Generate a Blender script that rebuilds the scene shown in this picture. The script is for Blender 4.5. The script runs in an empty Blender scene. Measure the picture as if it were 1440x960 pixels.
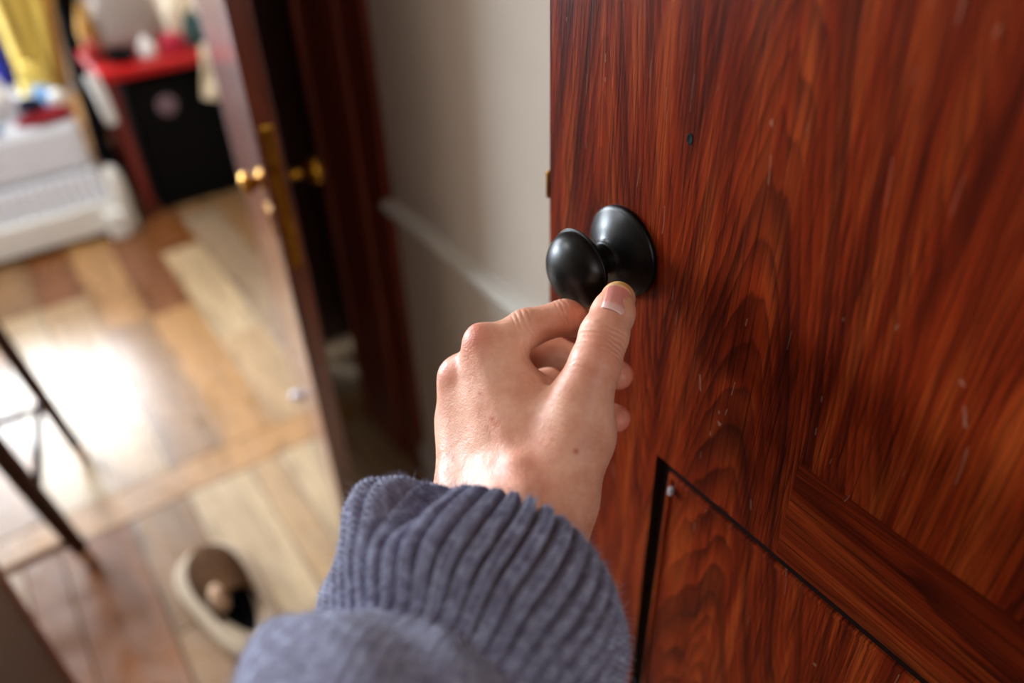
import bpy, bmesh, math, random
import numpy as np
from mathutils import Vector, Matrix, noise
random.seed(7); np.random.seed(7)
SC = bpy.context.scene
COL = SC.collection

# ---------------------------------------------------------------- camera
cd = bpy.data.cameras.new('camera'); cam = bpy.data.objects.new('camera', cd); COL.objects.link(cam)
rot = Matrix(((0.8215, 0.3636, -0.4391), (-0.5695, 0.4853, -0.6635), (-0.0281, 0.7951, 0.6058)))
cam.matrix_world = Matrix.Translation((0, 0, 1.4)) @ rot.to_4x4()
cd.sensor_width = 36; cd.lens = 28; cd.clip_start = 0.02
cd.dof.use_dof = True; cd.dof.focus_distance = 0.49; cd.dof.aperture_fstop = 2.3
SC.camera = cam

# ---------------------------------------------------------------- world, daylight and added fills
wd = bpy.data.worlds.new('world'); SC.world = wd; wd.use_nodes = True
wd.node_tree.nodes['Background'].inputs[0].default_value = (0.75, 0.85, 1, 1)
wd.node_tree.nodes['Background'].inputs[1].default_value = 0.6
def area(name, loc, target, sx, sy, power, color):
    l = bpy.data.lights.new(name, 'AREA'); l.shape = 'RECTANGLE'; l.size = sx; l.size_y = sy
    l.energy = power; l.color = color
    o = bpy.data.objects.new(name, l); COL.objects.link(o); o.location = loc
    o.rotation_euler = (Vector(target)-Vector(loc)).to_track_quat('-Z', 'Y').to_euler()
    return o
area('far_window_daylight', (-0.30, 4.72, 1.62), (-0.05, 0, 1.30), 1.0, 0.9, 135, (0.82, 0.91, 1.0))
area('corner_window_daylight', (-1.62, 4.72, 1.32), (0.2, 0.6, 1.15), 1.1, 0.95, 470, (0.78, 0.89, 1.0))
area('added_hall_fill', (0.02, -1.56, 1.75), (0.10, 0.6, 1.0), .62, 1.0, 17, (1.0, 0.97, 0.93))  # added fill from behind the viewer, for hand and sleeve
area('added_room_fill', (-0.95, 2.1, 2.46), (-0.75, 2.5, 0), .5, .5, 60, (0.88, 0.94, 1.0))  # added fill that brightens the bed and the far room
SC.view_settings.view_transform = 'Standard'; SC.view_settings.look = 'None'
SC.view_settings.gamma = 1; SC.view_settings.use_curve_mapping = False
SC.view_settings.exposure = -0.38

# ---------------------------------------------------------------- node helpers
def lin(c):
    return tuple(((v/255)/12.92 if v/255 <= .04045 else ((v/255+.055)/1.055)**2.4) for v in c)+(1,)
def newmat(name, color=(200,200,200), rough=.6, metal=0, coat=0, spec=.5, sheen=0):
    m = bpy.data.materials.new(name); m.use_nodes = True
    b = m.node_tree.nodes['Principled BSDF']
    b.inputs['Base Color'].default_value = lin(color); b.inputs['Roughness'].default_value = rough
    b.inputs['Metallic'].default_value = metal; b.inputs['Coat Weight'].default_value = coat
    b.inputs['Specular IOR Level'].default_value = spec; b.inputs['Sheen Weight'].default_value = sheen
    return m, m.node_tree.nodes, m.node_tree.links, b
def N(nt, t, **kw):
    n = nt.new(t)
    for k, v in kw.items():
        if k in n.inputs.keys() if isinstance(k, str) else False: n.inputs[k].default_value = v
        else: setattr(n, k, v)
    return n
def objcoord(nt, lk, scale=(1,1,1), loc=(0,0,0), rotz=(0,0,0), src='Object'):
    tc = nt.new('ShaderNodeTexCoord'); mp = nt.new('ShaderNodeMapping')
    mp.inputs['Scale'].default_value = scale; mp.inputs['Location'].default_value = loc; mp.inputs['Rotation'].default_value = rotz
    lk.new(tc.outputs[src], mp.inputs[0]); return mp.outputs[0]
def noise_n(nt, lk, co, scale, detail=4, rough=.5, dist=0):
    n = nt.new('ShaderNodeTexNoise'); n.inputs['Scale'].default_value = scale; n.inputs['Detail'].default_value = detail
    n.inputs['Roughness'].default_value = rough; n.inputs['Distortion'].default_value = dist
    if co is not None: lk.new(co, n.inputs['Vector'])
    return n.outputs['Fac']
def ramp(nt, lk, fac, stops):
    r = nt.new('ShaderNodeValToRGB'); e = r.color_ramp.elements
    while len(e) < len(stops): e.new(.5)
    for i, (p, c) in enumerate(stops):
        e[i].position = p; e[i].color = c if len(c) == 4 else lin(c)
    lk.new(fac, r.inputs[0]); return r.outputs[0]
def mth(nt, lk, op, a, b=None, c=None):
    n = nt.new('ShaderNodeMath'); n.operation = op
    for i, v in enumerate((a, b, c)):
        if v is None: continue
        if isinstance(v, (int, float)): n.inputs[i].default_value = v
        else: lk.new(v, n.inputs[i])
    return n.outputs[0]
def mixc(nt, lk, fac, a, b, mode='MIX'):
    n = nt.new('ShaderNodeMix'); n.data_type = 'RGBA'; n.blend_type = mode
    for s, v in ((0, fac), (6, a), (7, b)):
        if isinstance(v, (int, float)): n.inputs[s].default_value = v
        elif isinstance(v, tuple): n.inputs[s].default_value = v
        else: lk.new(v, n.inputs[s])
    return n.outputs[2]
def bump(nt, lk, h, b, strength=.3, dist=.001):
    n = nt.new('ShaderNodeBump'); n.inputs['Strength'].default_value = strength; n.inputs['Distance'].default_value = dist
    lk.new(h, n.inputs['Height']); lk.new(n.outputs[0], b.inputs['Normal'])

# ---------------------------------------------------------------- materials
def fabric(name, color, var=.25, rough=.9, scale=30):
    m, nt, lk, b = newmat(name, color, rough, sheen=.15 if max(color) > 60 else 0, spec=.5 if max(color) > 60 else .1)
    co = objcoord(nt, lk); n = noise_n(nt, lk, co, scale, 5)
    c = lin(color); d = tuple(v*(1-var) for v in c[:3])+(1,)
    lk.new(ramp(nt, lk, n, [(.3, d), (.7, c)]), b.inputs['Base Color'])
    bump(nt, lk, noise_n(nt, lk, co, scale*8, 3), b, .3, .002)
    return m
def paint(name, color, rough=.5, var=.06):
    m, nt, lk, b = newmat(name, color, rough)
    co = objcoord(nt, lk); n = noise_n(nt, lk, co, 4, 6)
    c = lin(color); d = tuple(v*(1-var) for v in c[:3])+(1,)
    lk.new(ramp(nt, lk, n, [(.35, d), (.65, c)]), b.inputs['Base Color'])
    bump(nt, lk, noise_n(nt, lk, co, 120, 4), b, .12, .001)
    return m
def wood(name, dark, light, rough=.35, coat=.3, axis=2, scale=1.0, spec=.5):
    m, nt, lk, b = newmat(name, light, rough, coat=coat, spec=spec)
    b.inputs['Coat Roughness'].default_value = .2
    s = [30*scale]*3; s[axis] = 2*scale
    co = objcoord(nt, lk, tuple(s)); n = noise_n(nt, lk, co, 1.0, 6, .6, 1.5)
    lk.new(ramp(nt, lk, n, [(.3, dark), (.62, light)]), b.inputs['Base Color'])
    bump(nt, lk, n, b, .15, .001)
    return m

def door_wood(name, horizontal=False):
    """stained softwood: arched growth rings, fine pores, old scratches"""
    m, nt, lk, b = newmat(name, (110,40,20), .3, coat=0, spec=.05)
    tc = nt.new('ShaderNodeTexCoord'); sp = nt.new('ShaderNodeSeparateXYZ'); lk.new(tc.outputs['Object'], sp.inputs[0])
    y, z = (sp.outputs[1], sp.outputs[2]) if not horizontal else (sp.outputs[2], sp.outputs[1])
    cv = nt.new('ShaderNodeCombineXYZ'); lk.new(y, cv.inputs[1]); lk.new(mth(nt, lk, 'MULTIPLY', z, .16), cv.inputs[2])
    big = noise_n(nt, lk, cv.outputs[0], 7, 3, .5, .3)
    mid = noise_n(nt, lk, cv.outputs[0], 26, 4, .55, .6)
    yw = mth(nt, lk, 'ADD', y, mth(nt, lk, 'MULTIPLY', mth(nt, lk, 'SUBTRACT', big, .5), .10))
    # ring field: arches around three centre lines
    def arch(c, z0, a, sl):
        d = mth(nt, lk, 'SUBTRACT', yw, c); q = mth(nt, lk, 'MULTIPLY', mth(nt, lk, 'MULTIPLY', d, d), a)
        q = mth(nt, lk, 'SQRT', mth(nt, lk, 'ADD', q, .00045))
        return mth(nt, lk, 'ADD', q, mth(nt, lk, 'MULTIPLY', mth(nt, lk, 'SUBTRACT', z, z0), sl))
    if horizontal:
        F = arch(1.02, .2, 1.0, .05)
    else:
        F = mth(nt, lk, 'MINIMUM', arch(.385, 1.2, 1.0, .13), arch(.245, 1.10, 1.0, .14))
        F = mth(nt, lk, 'MINIMUM', F, arch(.03, 1.0, 1.0, .06))
    F = mth(nt, lk, 'ADD', F, mth(nt, lk, 'MULTIPLY', mid, .012))
    ph = mth(nt, lk, 'FRACT', mth(nt, lk, 'MULTIPLY', F, 210))
    ring = ramp(nt, lk, ph, [(0, (0,0,0,1)), (.12, (.05,.05,.05,1)), (.62, (.62,.62,.62,1)), (.9, (1,1,1,1)), (1, (0,0,0,1))])
    ph2 = mth(nt, lk, 'FRACT', mth(nt, lk, 'MULTIPLY', F, 44))
    ring2 = ramp(nt, lk, ph2, [(0, (0,0,0,1)), (.5, (.1,.1,.1,1)), (.82, (1,1,1,1)), (1, (0,0,0,1))])
    cp = nt.new('ShaderNodeCombineXYZ'); lk.new(y, cp.inputs[1]); lk.new(mth(nt, lk, 'MULTIPLY', z, .02), cp.inputs[2])
    pores = noise_n(nt, lk, cp.outputs[0], 620, 3, .6, .1)
    cpl = nt.new('ShaderNodeCombineXYZ'); lk.new(yw, cpl.inputs[1]); lk.new(mth(nt, lk, 'MULTIPLY', z, .07), cpl.inputs[2])
    streak = noise_n(nt, lk, cpl.outputs[0], 60, 5, .6, .2)
    col = ramp(nt, lk, streak, [(.3, (70,18,7)), (.5, (116,37,12)), (.7, (152,66,25))])
    amt = mth(nt, lk, 'MULTIPLY', ring, ramp(nt, lk, mid, [(.35, (.2,.2,.2,1)), (.65, (.8,.8,.8,1))]))
    col = mixc(nt, lk, amt, col, lin((38,9,5)))
    amt2 = mth(nt, lk, 'MULTIPLY', ring2, ramp(nt, lk, big, [(.38, (.0,.0,.0,1)), (.6, (.65,.65,.65,1))]))
    col = mixc(nt, lk, amt2, col, lin((30,8,5)))
    col = mixc(nt, lk, ramp(nt, lk, pores, [(.50, (0,0,0,1)), (.66, (.75,.75,.75,1))]), col, lin((30,7,5)))
    lk.new(col, b.inputs['Base Color'])
    h = mth(nt, lk, 'SUBTRACT', mth(nt, lk, 'MULTIPLY', pores, -1.0), mth(nt, lk, 'MULTIPLY', ring, .25))
    # scratches
    sc = None
    for ang, s, th in ((.5, 22, .485), (-1.0, 30, .487)):
        mp = nt.new('ShaderNodeMapping'); mp.inputs['Rotation'].default_value = (ang, 0, 0); mp.inputs['Scale'].default_value = (1, 1.0, .13)
        lk.new(tc.outputs['Object'], mp.inputs[0])
        nn = noise_n(nt, lk, mp.outputs[0], s, 2, .4, 0)
        a = mth(nt, lk, 'LESS_THAN', mth(nt, lk, 'ABSOLUTE', mth(nt, lk, 'SUBTRACT', nn, .5)), .0035)
        g = noise_n(nt, lk, tc.outputs['Object'], 38 if sc is None else 27, 2)
        a = mth(nt, lk, 'MULTIPLY', a, mth(nt, lk, 'GREATER_THAN', g, .62))
        sc = a if sc is None else mth(nt, lk, 'MAXIMUM', sc, a)
    h = mth(nt, lk, 'SUBTRACT', h, mth(nt, lk, 'MULTIPLY', sc, 1.2))
    col2 = mixc(nt, lk, mth(nt, lk, 'MULTIPLY', sc, .35), col, lin((150,120,100)))
    lk.new(col2, b.inputs['Base Color'])
    rg = mth(nt, lk, 'ADD', .27, mth(nt, lk, 'MULTIPLY', streak, .18)); lk.new(rg, b.inputs['Roughness'])
    bump(nt, lk, h, b, .22, .0012)
    return m

M = {}
M['door'] = door_wood('door_wood'); M['rail'] = door_wood('door_rail_wood', True)
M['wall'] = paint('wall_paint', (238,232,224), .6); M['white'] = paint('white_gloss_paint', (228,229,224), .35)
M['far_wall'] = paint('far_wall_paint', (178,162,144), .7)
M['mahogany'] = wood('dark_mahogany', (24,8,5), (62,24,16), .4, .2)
M['groove'] = wood('groove_shade_wood', (12,4,3), (26,9,6), .6, 0, spec=.1)  # near-black wood puts the shade of the groove into the colour
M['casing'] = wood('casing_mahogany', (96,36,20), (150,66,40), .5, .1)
M['leafedge'] = wood('leaf_wood', (58,20,10), (112,50,26), .25, .6)
M['darkwood'] = wood('dark_stained_wood', (26,10,7), (56,22,13), .4, .05, spec=.25)
M['redwood'] = wood('red_wood', (70,12,10), (112,26,22), .4, .3)
M['redpouch'] = paint('red_leather', (140,6,10), .6)
M['redtop'] = paint('red_lacquer', (176,20,24), .3)
M['bronze'], nt, lk, b = newmat('black_bronze', (6,5,5), .3, 0, spec=.24)
co = objcoord(nt, lk); lk.new(ramp(nt, lk, noise_n(nt, lk, co, 40, 5), [(.3, (.3,.3,.3,1)), (.7, (.42,.42,.42,1))]), b.inputs['Roughness'])
M['brass'], nt, lk, b = newmat('old_brass', (190,135,40), .28, 1)
lk.new(ramp(nt, lk, noise_n(nt, lk, objcoord(nt, lk), 60, 5), [(.3, (130,84,22)), (.7, (205,150,50))]), b.inputs['Base Color'])
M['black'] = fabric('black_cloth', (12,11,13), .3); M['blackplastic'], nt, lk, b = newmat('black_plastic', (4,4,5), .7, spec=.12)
M['white_cloth'] = fabric('white_cloth', (222,222,220), .08); M['sheet'] = fabric('white_sheet', (222,228,238), .06)
M['yellow'] = fabric('yellow_cloth', (214,186,84), .25, .8, 9); M['ochre'] = fabric('ochre_cloth', (168,120,38), .2)
M['red_cloth'] = fabric('red_cloth', (150,14,34), .3); M['blue_cloth'] = fabric('blue_cloth', (14,30,168), .25)
M['sky_cloth'] = fabric('pale_blue_cloth', (130,175,225), .15); M['navy'] = fabric('navy_cloth', (30,34,56), .3)
M['rust'] = fabric('rust_cloth', (150,74,44), .25); M['grey'] = fabric('grey_cloth', (160,150,142), .12)
M['cream'] = fabric('cream_cloth', (232,218,190), .12); M['mauve'] = paint('mauve_paper', (120,96,106), .7)
M['crimson'] = fabric('crimson_cloth', (170,12,50), .2); M['teal'] = fabric('dark_teal_cloth', (40,74,70), .3)
M['suede'] = wood('brown_suede', (50,31,16), (84,56,32), .95, 0, spec=.1); M['shearling'] = fabric('beige_shearling', (196,176,150), .18, 1, 90)
M['tan'] = fabric('tan_leather', (176,138,104), .15, .7)
M['jeans'] = fabric('dark_trouser', (24,22,32), .3)
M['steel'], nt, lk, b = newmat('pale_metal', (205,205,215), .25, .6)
M['gap'] = paint('dark_subfloor', (52,30,18), .8)

def plank_mat(name, base):
    m, nt, lk, b = newmat(name, base, .34, coat=.3)
    b.inputs['Coat Roughness'].default_value = .2
    co = objcoord(nt, lk, (16, 1.6, 1)); n = noise_n(nt, lk, co, 1.6, 6, .6, 1.2)
    c = lin(base); d = tuple(v*.55 for v in c[:3])+(1,); e = tuple(min(1, v*1.15) for v in c[:3])+(1,)
    col = ramp(nt, lk, n, [(.28, d), (.5, c), (.72, e)])
    n2 = noise_n(nt, lk, objcoord(nt, lk, (1, .6, 1)), 9, 5, .6)
    col = mixc(nt, lk, ramp(nt, lk, n2, [(.62, (0,0,0,1)), (.74, (.55,.55,.55,1))]), col, lin((70,52,50)))
    lk.new(col, b.inputs['Base Color'])
    n3 = noise_n(nt, lk, objcoord(nt, lk), 14, 4)
    lk.new(ramp(nt, lk, n3, [(.3, (.22,.22,.22,1)), (.7, (.42,.42,.42,1))]), b.inputs['Roughness'])
    bump(nt, lk, n, b, .2, .001)
    return m
PL = [plank_mat('floor_plank_tan', (170,140,104)), plank_mat('floor_plank_honey', (164,122,76)), plank_mat('floor_plank_brown', (134,100,66)),
      plank_mat('floor_plank_pale', (180,156,122)), plank_mat('floor_plank_rust', (118,70,32)), plank_mat('floor_plank_grey', (146,124,100))]

# ---------------------------------------------------------------- mesh helpers
def link(name, me, mat=None, parent=None, smooth=False):
    o = bpy.data.objects.new(name, me); COL.objects.link(o)
    if mat is not None: me.materials.append(mat)
    if smooth:
        me.polygons.foreach_set('use_smooth', [True]*len(me.polygons)); me.update()
    if parent is not None:
        o.parent = parent
        if parent.parent is None: o.matrix_parent_inverse = parent.matrix_basis.inverted()
    return o
def pyd(verts, faces):
    me = bpy.data.meshes.new('m'); me.from_pydata([tuple(v) for v in verts], [], faces); me.update(); return me
def tomesh(bm):
    me = bpy.data.meshes.new('m'); bmesh.ops.recalc_face_normals(bm, faces=bm.faces); bm.to_mesh(me); bm.free(); return me
def boxbm(bm, x0, x1, y0, y1, z0, z1, bev=0.0):
    r = bmesh.ops.create_cube(bm, size=1); vs = r['verts']
    for v in vs: v.co = Vector(((x0+x1)/2+v.co.x*(x1-x0), (y0+y1)/2+v.co.y*(y1-y0), (z0+z1)/2+v.co.z*(z1-z0)))
    if bev:
        es = {e for v in vs for e in v.link_edges}
        bmesh.ops.bevel(bm, geom=list(es), offset=bev, segments=2, affect='EDGES', profile=.5)
def box(name, x0, x1, y0, y1, z0, z1, mat, parent=None, bev=.003):
    bm = bmesh.new(); boxbm(bm, x0, x1, y0, y1, z0, z1, bev); return link(name, tomesh(bm), mat, parent)
def frame_axes(d):
    d = Vector(d).normalized(); u = Vector((0,0,1)) if abs(d.z) < .9 else Vector((1,0,0))
    a = d.cross(u).normalized(); return d, a, d.cross(a).normalized()
def tube(name, pts, rad, mat, parent=None, seg=12, smooth=True):
    """tapered tube through points"""
    pts = [Vector(p) for p in pts]; rad = rad if isinstance(rad, (list, tuple)) else [rad]*len(pts)
    vs, fs = [], []; n = len(pts)
    ref = frame_axes(pts[-1]-pts[0])[1]
    for i, p in enumerate(pts):
        d = (pts[min(i+1, n-1)]-pts[max(i-1, 0)]).normalized()
        a = (ref-d*ref.dot(d)).normalized(); b_ = d.cross(a)
        for k in range(seg):
            t = 2*math.pi*k/seg; vs.append(p+(a*math.cos(t)+b_*math.sin(t))*rad[i])
    for i in range(n-1):
        for k in range(seg):
            fs.append((i*seg+k, i*seg+(k+1) % seg, (i+1)*seg+(k+1) % seg, (i+1)*seg+k))
    fs.append(tuple(range(seg))[::-1]); fs.append(tuple((n-1)*seg+k for k in range(seg)))
    me = pyd(vs, fs); o = link(name, me, mat, parent, smooth); return o
def lathe(name, prof, origin, axis, mat, parent=None, seg=48):
    """prof: (distance along axis, radius)"""
    d, a, b_ = frame_axes(axis); o0 = Vector(origin); vs, fs = [], []
    for (s, r) in prof:
        for k in range(seg):
            t = 2*math.pi*k/seg; vs.append(o0+d*s+(a*math.cos(t)+b_*math.sin(t))*max(r, 1e-5))
    for i in range(len(prof)-1):
        for k in range(seg):
            fs.append((i*seg+k, (i+1)*seg+k, (i+1)*seg+(k+1) % seg, i*seg+(k+1) % seg))
    fs.append(tuple(range(seg))); fs.append(tuple((len(prof)-1)*seg+k for k in range(seg))[::-1])
    return link(name, pyd(vs, fs), mat, parent, True)
def smooth_poly(pts, it=2):
    for _ in range(it):
        q = [pts[0]]
        for i in range(len(pts)-1):
            a, b_ = pts[i], pts[i+1]
            q += [tuple(a[k]*.75+b_[k]*.25 for k in range(len(a))), tuple(a[k]*.25+b_[k]*.75 for k in range(len(a)))]
        q.append(pts[-1]); pts = q
    return pts
def setp(o, p):
    o.parent = p; o.matrix_parent_inverse = p.matrix_basis.inverted(); return o
def prop(o, label=None, cat=None, group=None, kind=None):
    if label: o['label'] = label
    if cat: o['category'] = cat
    if group: o['group'] = group
    if kind: o['kind'] = kind
    return o
def thing(name, loc, label, cat, group=None):
    o = bpy.data.objects.new(name, None); COL.objects.link(o); o.location = loc; o.empty_display_size = .05
    bpy.context.view_layer.update(); return prop(o, label, cat, group)
def heap(name, c, size, mat, amp=.25, fr=3.0, seed=0, parent=None, sub=4, power=1.0, rotz=0):
    """a crumpled lump of cloth with a flat underside"""
    bm = bmesh.new(); bmesh.ops.create_icosphere(bm, subdivisions=sub, radius=1)
    R = Matrix.Rotation(rotz, 3, 'Z')
    for v in bm.verts:
        p = v.co.copy(); q = Vector((p.x*fr+seed*7.1, p.y*fr, p.z*fr))
        f = 1+amp*(noise.noise(q)+.5*(1-abs(noise.noise(q*2.1))*2)+.3*noise.noise(q*4.3))
        p = p*f
        if p.z < -.25: p.z = -.25-(p.z+.25)*.1
        p = R @ Vector((p.x*size[0], p.y*size[1], (p.z+.27)*size[2]))
        v.co = p+Vector(c)
    return link(name, tomesh(bm), mat, parent, True)
def drape(name, pts_top, pts_bot, mat, folds=6, depth=.03, nx=80, nz=40, bulge=None, parent=None, thick=.006, seed=0):
    """hanging cloth between an upper and a lower edge, with pleats"""
    A0, A1 = map(Vector, pts_top); B0, B1 = map(Vector, pts_bot); vs, fs = [], []
    nrm = (A1-A0).cross(B0-A0).normalized()
    for j in range(nz+1):
        v = j/nz
        for i in range(nx+1):
            u = i/nx; p = (A0.lerp(A1, u)).lerp(B0.lerp(B1, u), v)
            w = math.sin(2*math.pi*folds*u+1.5*math.sin(3*v+seed)+seed)*depth*(.4+.6*v)
            w += depth*.5*noise.noise(Vector((u*5, v*2, seed)))
            if bulge: w += bulge(u, v)
            vs.append(p+nrm*w)
    for j in range(nz):
        for i in range(nx):
            a = j*(nx+1)+i; fs.append((a, a+1, a+nx+2, a+nx+1))
    o = link(name, pyd(vs, fs), mat, parent, True)
    md = o.modifiers.new('thick', 'SOLIDIFY'); md.thickness = thick
    return o

# ================================================================= SETTING
def struct(name, *a, mat='wall', bev=0): return prop(box(name, *a, M[mat], None, bev), kind='structure')
# floor: dark base with every board its own piece
fl = struct('floor', -2.3, 2.2, -1.6, 4.7, -.06, -.012, mat='gap')
prop(fl, label='old patched wooden plank floor, glossy and worn')
meshes = {}
def plank(x0, x1, y0, y1, mi, jit=0.0):
    g = .0015; w = round(x1-x0-2*g, 4); l = round(y1-y0-2*g, 4); key = (w, l, mi)
    if key not in meshes:
        bm = bmesh.new(); boxbm(bm, -w/2, w/2, -l/2, l/2, -.012, 0, .0012); me = tomesh(bm); me.materials.append(PL[mi]); meshes[key] = me
    o = bpy.data.objects.new('plank', meshes[key]); COL.objects.link(o); o.parent = fl
    o.location = ((x0+x1)/2, (y0+y1)/2, jit)
rn = random.Random(3)
# far side of the threshold: boards run away from the doorway
x = -1.7; col_i = 0
while x < 1.15:
    w = .135; y = 1.61-rn.random()*.9; lens = (.7, .9, 1.1)
    y0 = 1.612
    first = True
    while y0 < 4.6:
        L = rn.choice((.62, .85, 1.1)) if not first else rn.choice((.45, .7, .95))
        y1 = min(y0+L, 4.66)
        if 4.66-y1 < .15: y1 = 4.66
        plank(x, x+w, y0, y1, rn.choice((0, 0, 3, 5, 2, 1)) if y0 < 2.3 else rn.choice((1, 4, 2, 4, 4)), -rn.random()*.001); y0 = y1; first = False  # paler mix near the doorway puts the floor glare into the colour
    x += w
# threshold board laid across
for x0, x1 in ((-1.6, -.62), (-.62, .9)):
    g = 1
    plank(x0, x1, 1.505, 1.612, 1)
# near side
x = -1.45; k = 0
while x < .95:
    w = (.15, .075, .15, .13)[k % 4]; y1 = 1.505; first = True
    while y1 > -1.4:
        L = rn.choice((.2, .36, .55)) if first else rn.choice((.4, .6, .8)); y0 = max(y1-L, -1.5)
        if y1 > .3: plank(x, x+w, y0, y1, rn.choice((0, 3, 2, 0, 3)) if x > -.1 else rn.choice((2, 4, 4, 1)), -rn.random()*.0008)  # darker mix at the left puts the dimmer light into the colour
        else: plank(x, x+w, -1.5, y1, 2); y0 = -1.5
        y1 = y0; first = False
    x += w; k += 1

# walls
struct('wall_right', .56, .66, -1.6, 1.225, 0, 2.6)
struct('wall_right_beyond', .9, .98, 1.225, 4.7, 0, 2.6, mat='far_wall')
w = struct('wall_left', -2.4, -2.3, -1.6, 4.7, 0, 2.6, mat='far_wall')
# openings are cut with real booleans-free pieces: far wall made of four pieces joined in one mesh
def holed(name, horiz, c0, c1, a0, a1, ha0, ha1, hz0, hz1, mat):
    bm = bmesh.new()
    def pc(p0, p1, z0, z1):
        if horiz: boxbm(bm, p0, p1, c0, c1, z0, z1)
        else: boxbm(bm, c0, c1, p0, p1, z0, z1)
    pc(a0, ha0, 0, 2.6); pc(ha1, a1, 0, 2.6); pc(ha0, ha1, 0, hz0); pc(ha0, ha1, hz1, 2.6)
    return prop(link(name, tomesh(bm), M[mat]), kind='structure')
bpy.data.objects.remove(w)
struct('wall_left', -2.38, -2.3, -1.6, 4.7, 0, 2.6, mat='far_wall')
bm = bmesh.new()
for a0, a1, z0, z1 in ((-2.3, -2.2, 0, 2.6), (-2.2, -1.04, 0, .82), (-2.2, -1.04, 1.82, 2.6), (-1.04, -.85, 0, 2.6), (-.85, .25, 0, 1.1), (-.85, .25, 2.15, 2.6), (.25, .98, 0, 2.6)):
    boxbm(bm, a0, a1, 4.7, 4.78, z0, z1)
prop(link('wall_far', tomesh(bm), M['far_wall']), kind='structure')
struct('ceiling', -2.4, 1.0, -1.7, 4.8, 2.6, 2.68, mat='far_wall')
def window(name, horiz, c, a0, a1, z0, z1, nm):
    bm = bmesh.new()
    def pc(p0, p1, q0, q1):
        if horiz: boxbm(bm, p0, p1, c-.02, c+.02, q0, q1)
        else: boxbm(bm, c-.02, c+.02, p0, p1, q0, q1)
    t = .045
    pc(a0, a0+t, z0, z1); pc(a1-t, a1, z0, z1); pc(a0+t, a1-t, z0, z0+t); pc(a0+t, a1-t, z1-t, z1)
    for k in range(1, nm): m_ = a0+(a1-a0)*k/nm; pc(m_-.018, m_+.018, z0+t, z1-t)
    return prop(link(name, tomesh(bm), M['white']), kind='structure')
window('window_1', True, 4.69, -.85, .25, 1.1, 2.15, 2)
window('window_2', True, 4.69, -2.2, -1.04, .82, 1.82, 2)

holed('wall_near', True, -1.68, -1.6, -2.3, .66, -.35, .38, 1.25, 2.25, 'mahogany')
window('added_fill_window', True, -1.60, -.35, .38, 1.25, 2.25, 1)  # unseen window frame added to go with the hall fill light
cl_ = lathe('fill_fixture', [(0, .12), (.03, .30), (.05, .30), (.052, .28), (.052, 0)], (-0.95, 2.1, 2.60), (0, 0, -1), M['white'])  # unseen fixture added to house the far-room fill
lamp = cl_; prop(lamp, 'round white fixture added for the fill light in the far room', 'lamp')
# chair rail and baseboard along the near wall
def moulding(name, x, y0, y1, prof):
    vs, fs = [], []; n = len(prof)
    for y in (y0, y1):
        for (dx, z) in prof: vs.append((x-dx, y, z))
    for i in range(n): j = (i+1) % n; fs.append((i, j, n+j, n+i))
    fs.append(tuple(range(n))[::-1]); fs.append(tuple(range(n, 2*n)))
    bm = bmesh.new(); bm.from_mesh(pyd(vs, fs)); return link(name, tomesh(bm), M['white'])
zr = .688
prop(moulding('trim_1', .56, -1.55, 1.232, [(0, zr), (.010, zr), (.014, zr+.006), (.014, zr+.016), (.024, zr+.022), (.026, zr+.030), (.020, zr+.036), (0, zr+.038)]),
     label='white chair rail moulding along the beige wall', kind='structure')
prop(moulding('baseboard_right', .56, -1.55, 1.225, [(0, 0), (.016, 0), (.016, .09), (.008, .105), (0, .11)]), kind='structure')

# dark mahogany door casing between wall and dark doorway
cas = thing('door_2', (.545, 1.36, 0), None, None); prop(cas, label='tall dark mahogany door casing at the end of the wall', kind='structure')
box('outer_board', .548, .90, 1.232, 1.315, 0, 2.3, M['casing'], cas, .004)
box('casing', .536, .60, 1.315, 1.475, 0, 2.3, M['casing'], cas, .006)
box('bead', .526, .60, 1.475, 1.50, 0, 2.3, M['casing'], cas, .008)
box('gap_shade_board', .66, .70, 1.50, 1.85, 0, 2.3, M['mahogany'], cas, .004)  # dark board in place of the shade in the open doorway
struct('wall_partition', .47, .90, 1.86, 1.93, 0, 2.6, mat='mahogany')  # dark wood colour stands in for the shade behind the open leaf

# ================================================================= NEAR DOOR
XD = .328
bz = 1.0
door = thing('door_1', (XD+.02, -.33, 0), None, None); prop(door, label='red-stained wooden door with black knob, nearest the camera', kind='structure')
T = .036; Y0, Y1 = -.33, .4385
def door_piece(name, y0, y1, z0, z1, mat, x0=XD, x1=XD+T, bev=.0):
    return box(name, x0, x1, y0, y1, z0, z1, mat, door, bev)
gy, gz = .300, .946
# stile with a slightly worn arris, subdivided for the nail hole
def stile():
    bm = bmesh.new(); boxbm(bm, XD, XD+T, gy, Y1, .02, 2.03, 0)
    es = [e for e in bm.edges if all(abs(v.co.y-Y1) < 1e-5 and abs(v.co.x-XD) < 1e-5 for v in e.verts)]
    bmesh.ops.bevel(bm, geom=es, offset=.0018, segments=3, affect='EDGES')
    return link('stile', tomesh(bm), M['door'], door)
stile()
door_piece('upper_board', .205-.02, gy, gz+.012, 2.03, M['door'])
door_piece('upper_board', Y0, .185, 1.045, 2.03, M['door'])
door_piece('lock_rail', Y0, .185, gz+.012, 1.045, M['rail'])
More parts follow.
